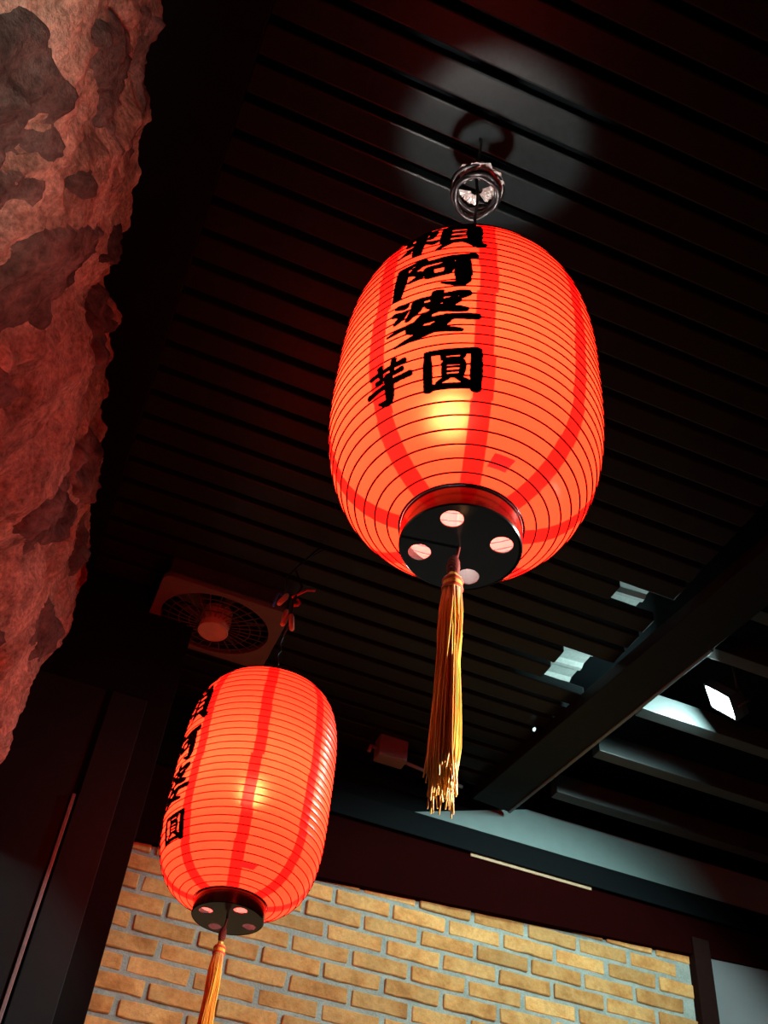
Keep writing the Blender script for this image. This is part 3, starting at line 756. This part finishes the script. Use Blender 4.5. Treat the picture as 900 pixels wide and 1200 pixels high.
for k in range(28):
    a = 2*PI*k/28
    tube('guard_spoke', [(0.056*math.cos(a), 0.8*0.056*math.sin(a), -0.168), (0.13*math.cos(a+0.1), 0.8*0.13*math.sin(a+0.1), -0.162), (0.213*math.cos(a+0.15), 0.8*0.213*math.sin(a+0.15), -0.150)], 0.0018, M['fan_frame'], fan, 5)
for k in range(5):
    vs = []; a0 = 2*PI*k/5
    for i in range(7):
        r = 0.058 + 0.14*i/6
        for sgn in (-1, 1):
            a = a0 + sgn*(0.26 + 0.06*i/6)
            vs.append((r*math.cos(a), 0.8*r*math.sin(a), -0.10 + sgn*0.022))
    link('blade', mesh('blade', vs, [(2*i, 2*i+1, 2*i+3, 2*i+2) for i in range(6)], True), M['fan_dark'], fan).modifiers.new('thickness', 'SOLIDIFY').thickness = 0.003

# ------------------------------------------------------------------ junction box and conduit near the back beam
jb = tag(empty('junction_box', (1.33, 3.79, 2.60)), 'small pale junction box with thin conduit beside the back beam', 'junction box')
box('housing', -0.060, 0.075, -0.045, 0.03, -0.005, 0.10, M['box_plastic'], 0.008, jb)
tube('conduit', [(0.07, 0.0, 0.02), (0.2, 0.02, 0.018), (0.38, 0.05, 0.016)], 0.008, M['conduit'], jb, 8)
tube('conduit', [(-0.06, 0.0, 0.05), (-0.085, 0.0, 0.05), (-0.092, 0.0, 0.02)], 0.009, M['conduit'], jb, 8)

# ------------------------------------------------------------------ indicator light on the ceiling
ind = tag(empty('indicator_lamp', (1.842, 3.36, 2.668)), 'tiny pale blue indicator light on the side of the dark cross beam', 'indicator light')
ind.rotation_euler = (0, math.radians(90), math.radians(5.57))
link('housing', lathe('housing', [(0.0005, 0.0), (0.022, 0.0), (0.026, -0.012), (0.016, -0.02), (0.0005, -0.02)], 20), M['matt_black'], ind)
link('indicator_lens', lathe('indicator_lens', [(0.009, -0.019), (0.009, -0.024), (0.005, -0.028), (0.0005, -0.029)], 12), M['dot'], ind)

# ------------------------------------------------------------------ flood light beyond the cross beam

def flood():
    c = Vector((2.412, 2.862, 2.703))
    nrm = Vector((-0.64, 0.42, -0.50)).normalized()
    e1 = Vector((0.35, -0.72, -0.60)); e1 = (e1 - nrm*e1.dot(nrm)).normalized()
    e2 = nrm.cross(e1)
    root = tag(empty('flood_light', tuple(c)), 'bright cool white flood light right of the cross beam', 'flood light')
    mw = Matrix((e1, e2, nrm)).transposed().to_4x4(); mw.translation = c
    root.matrix_world = mw
    a, b = 0.082, 0.060
    box('lens', -a+0.008, a-0.008, -b+0.008, b-0.008, 0.0, 0.004, M['flood_face'], 0.0, root)
    bm = bmesh.new()
    bm_box(bm, -a, a, -b, b, -0.035, -0.001, 0.004)
    for s0, s1, t0, t1 in ((-a, a, b-0.007, b), (-a, a, -b, -b+0.007), (-a, -a+0.007, -b, b), (a-0.007, a, -b, b)):
        bm_box(bm, s0, s1, t0, t1, -0.005, 0.008)
    body = link('housing', bm_mesh('housing', bm), M['flood_body'], root)
    for k in range(6):
        box('cooling_fin', -a+0.012+k*0.03, -a+0.016+k*0.03, -b+0.006, b-0.006, -0.055, -0.034, M['flood_body'], 0.0, body)
    tube('bracket', [(-a-0.004, 0, -0.015), (-a-0.006, 0, -0.07), (0, 0, -0.085), (a+0.006, 0, -0.07), (a+0.004, 0, -0.015)], 0.005, M['flood_body'], root, 6)
    up = mw.to_3x3().inverted() @ Vector((0, 0, 1)); p0 = Vector((0, 0, -0.085))
    tube('mounting_rod', [p0, p0 + up*0.10, p0 + up*(3.0 - (mw @ p0).z)], 0.006, M['flood_body'], root, 6)
    return root
flood()
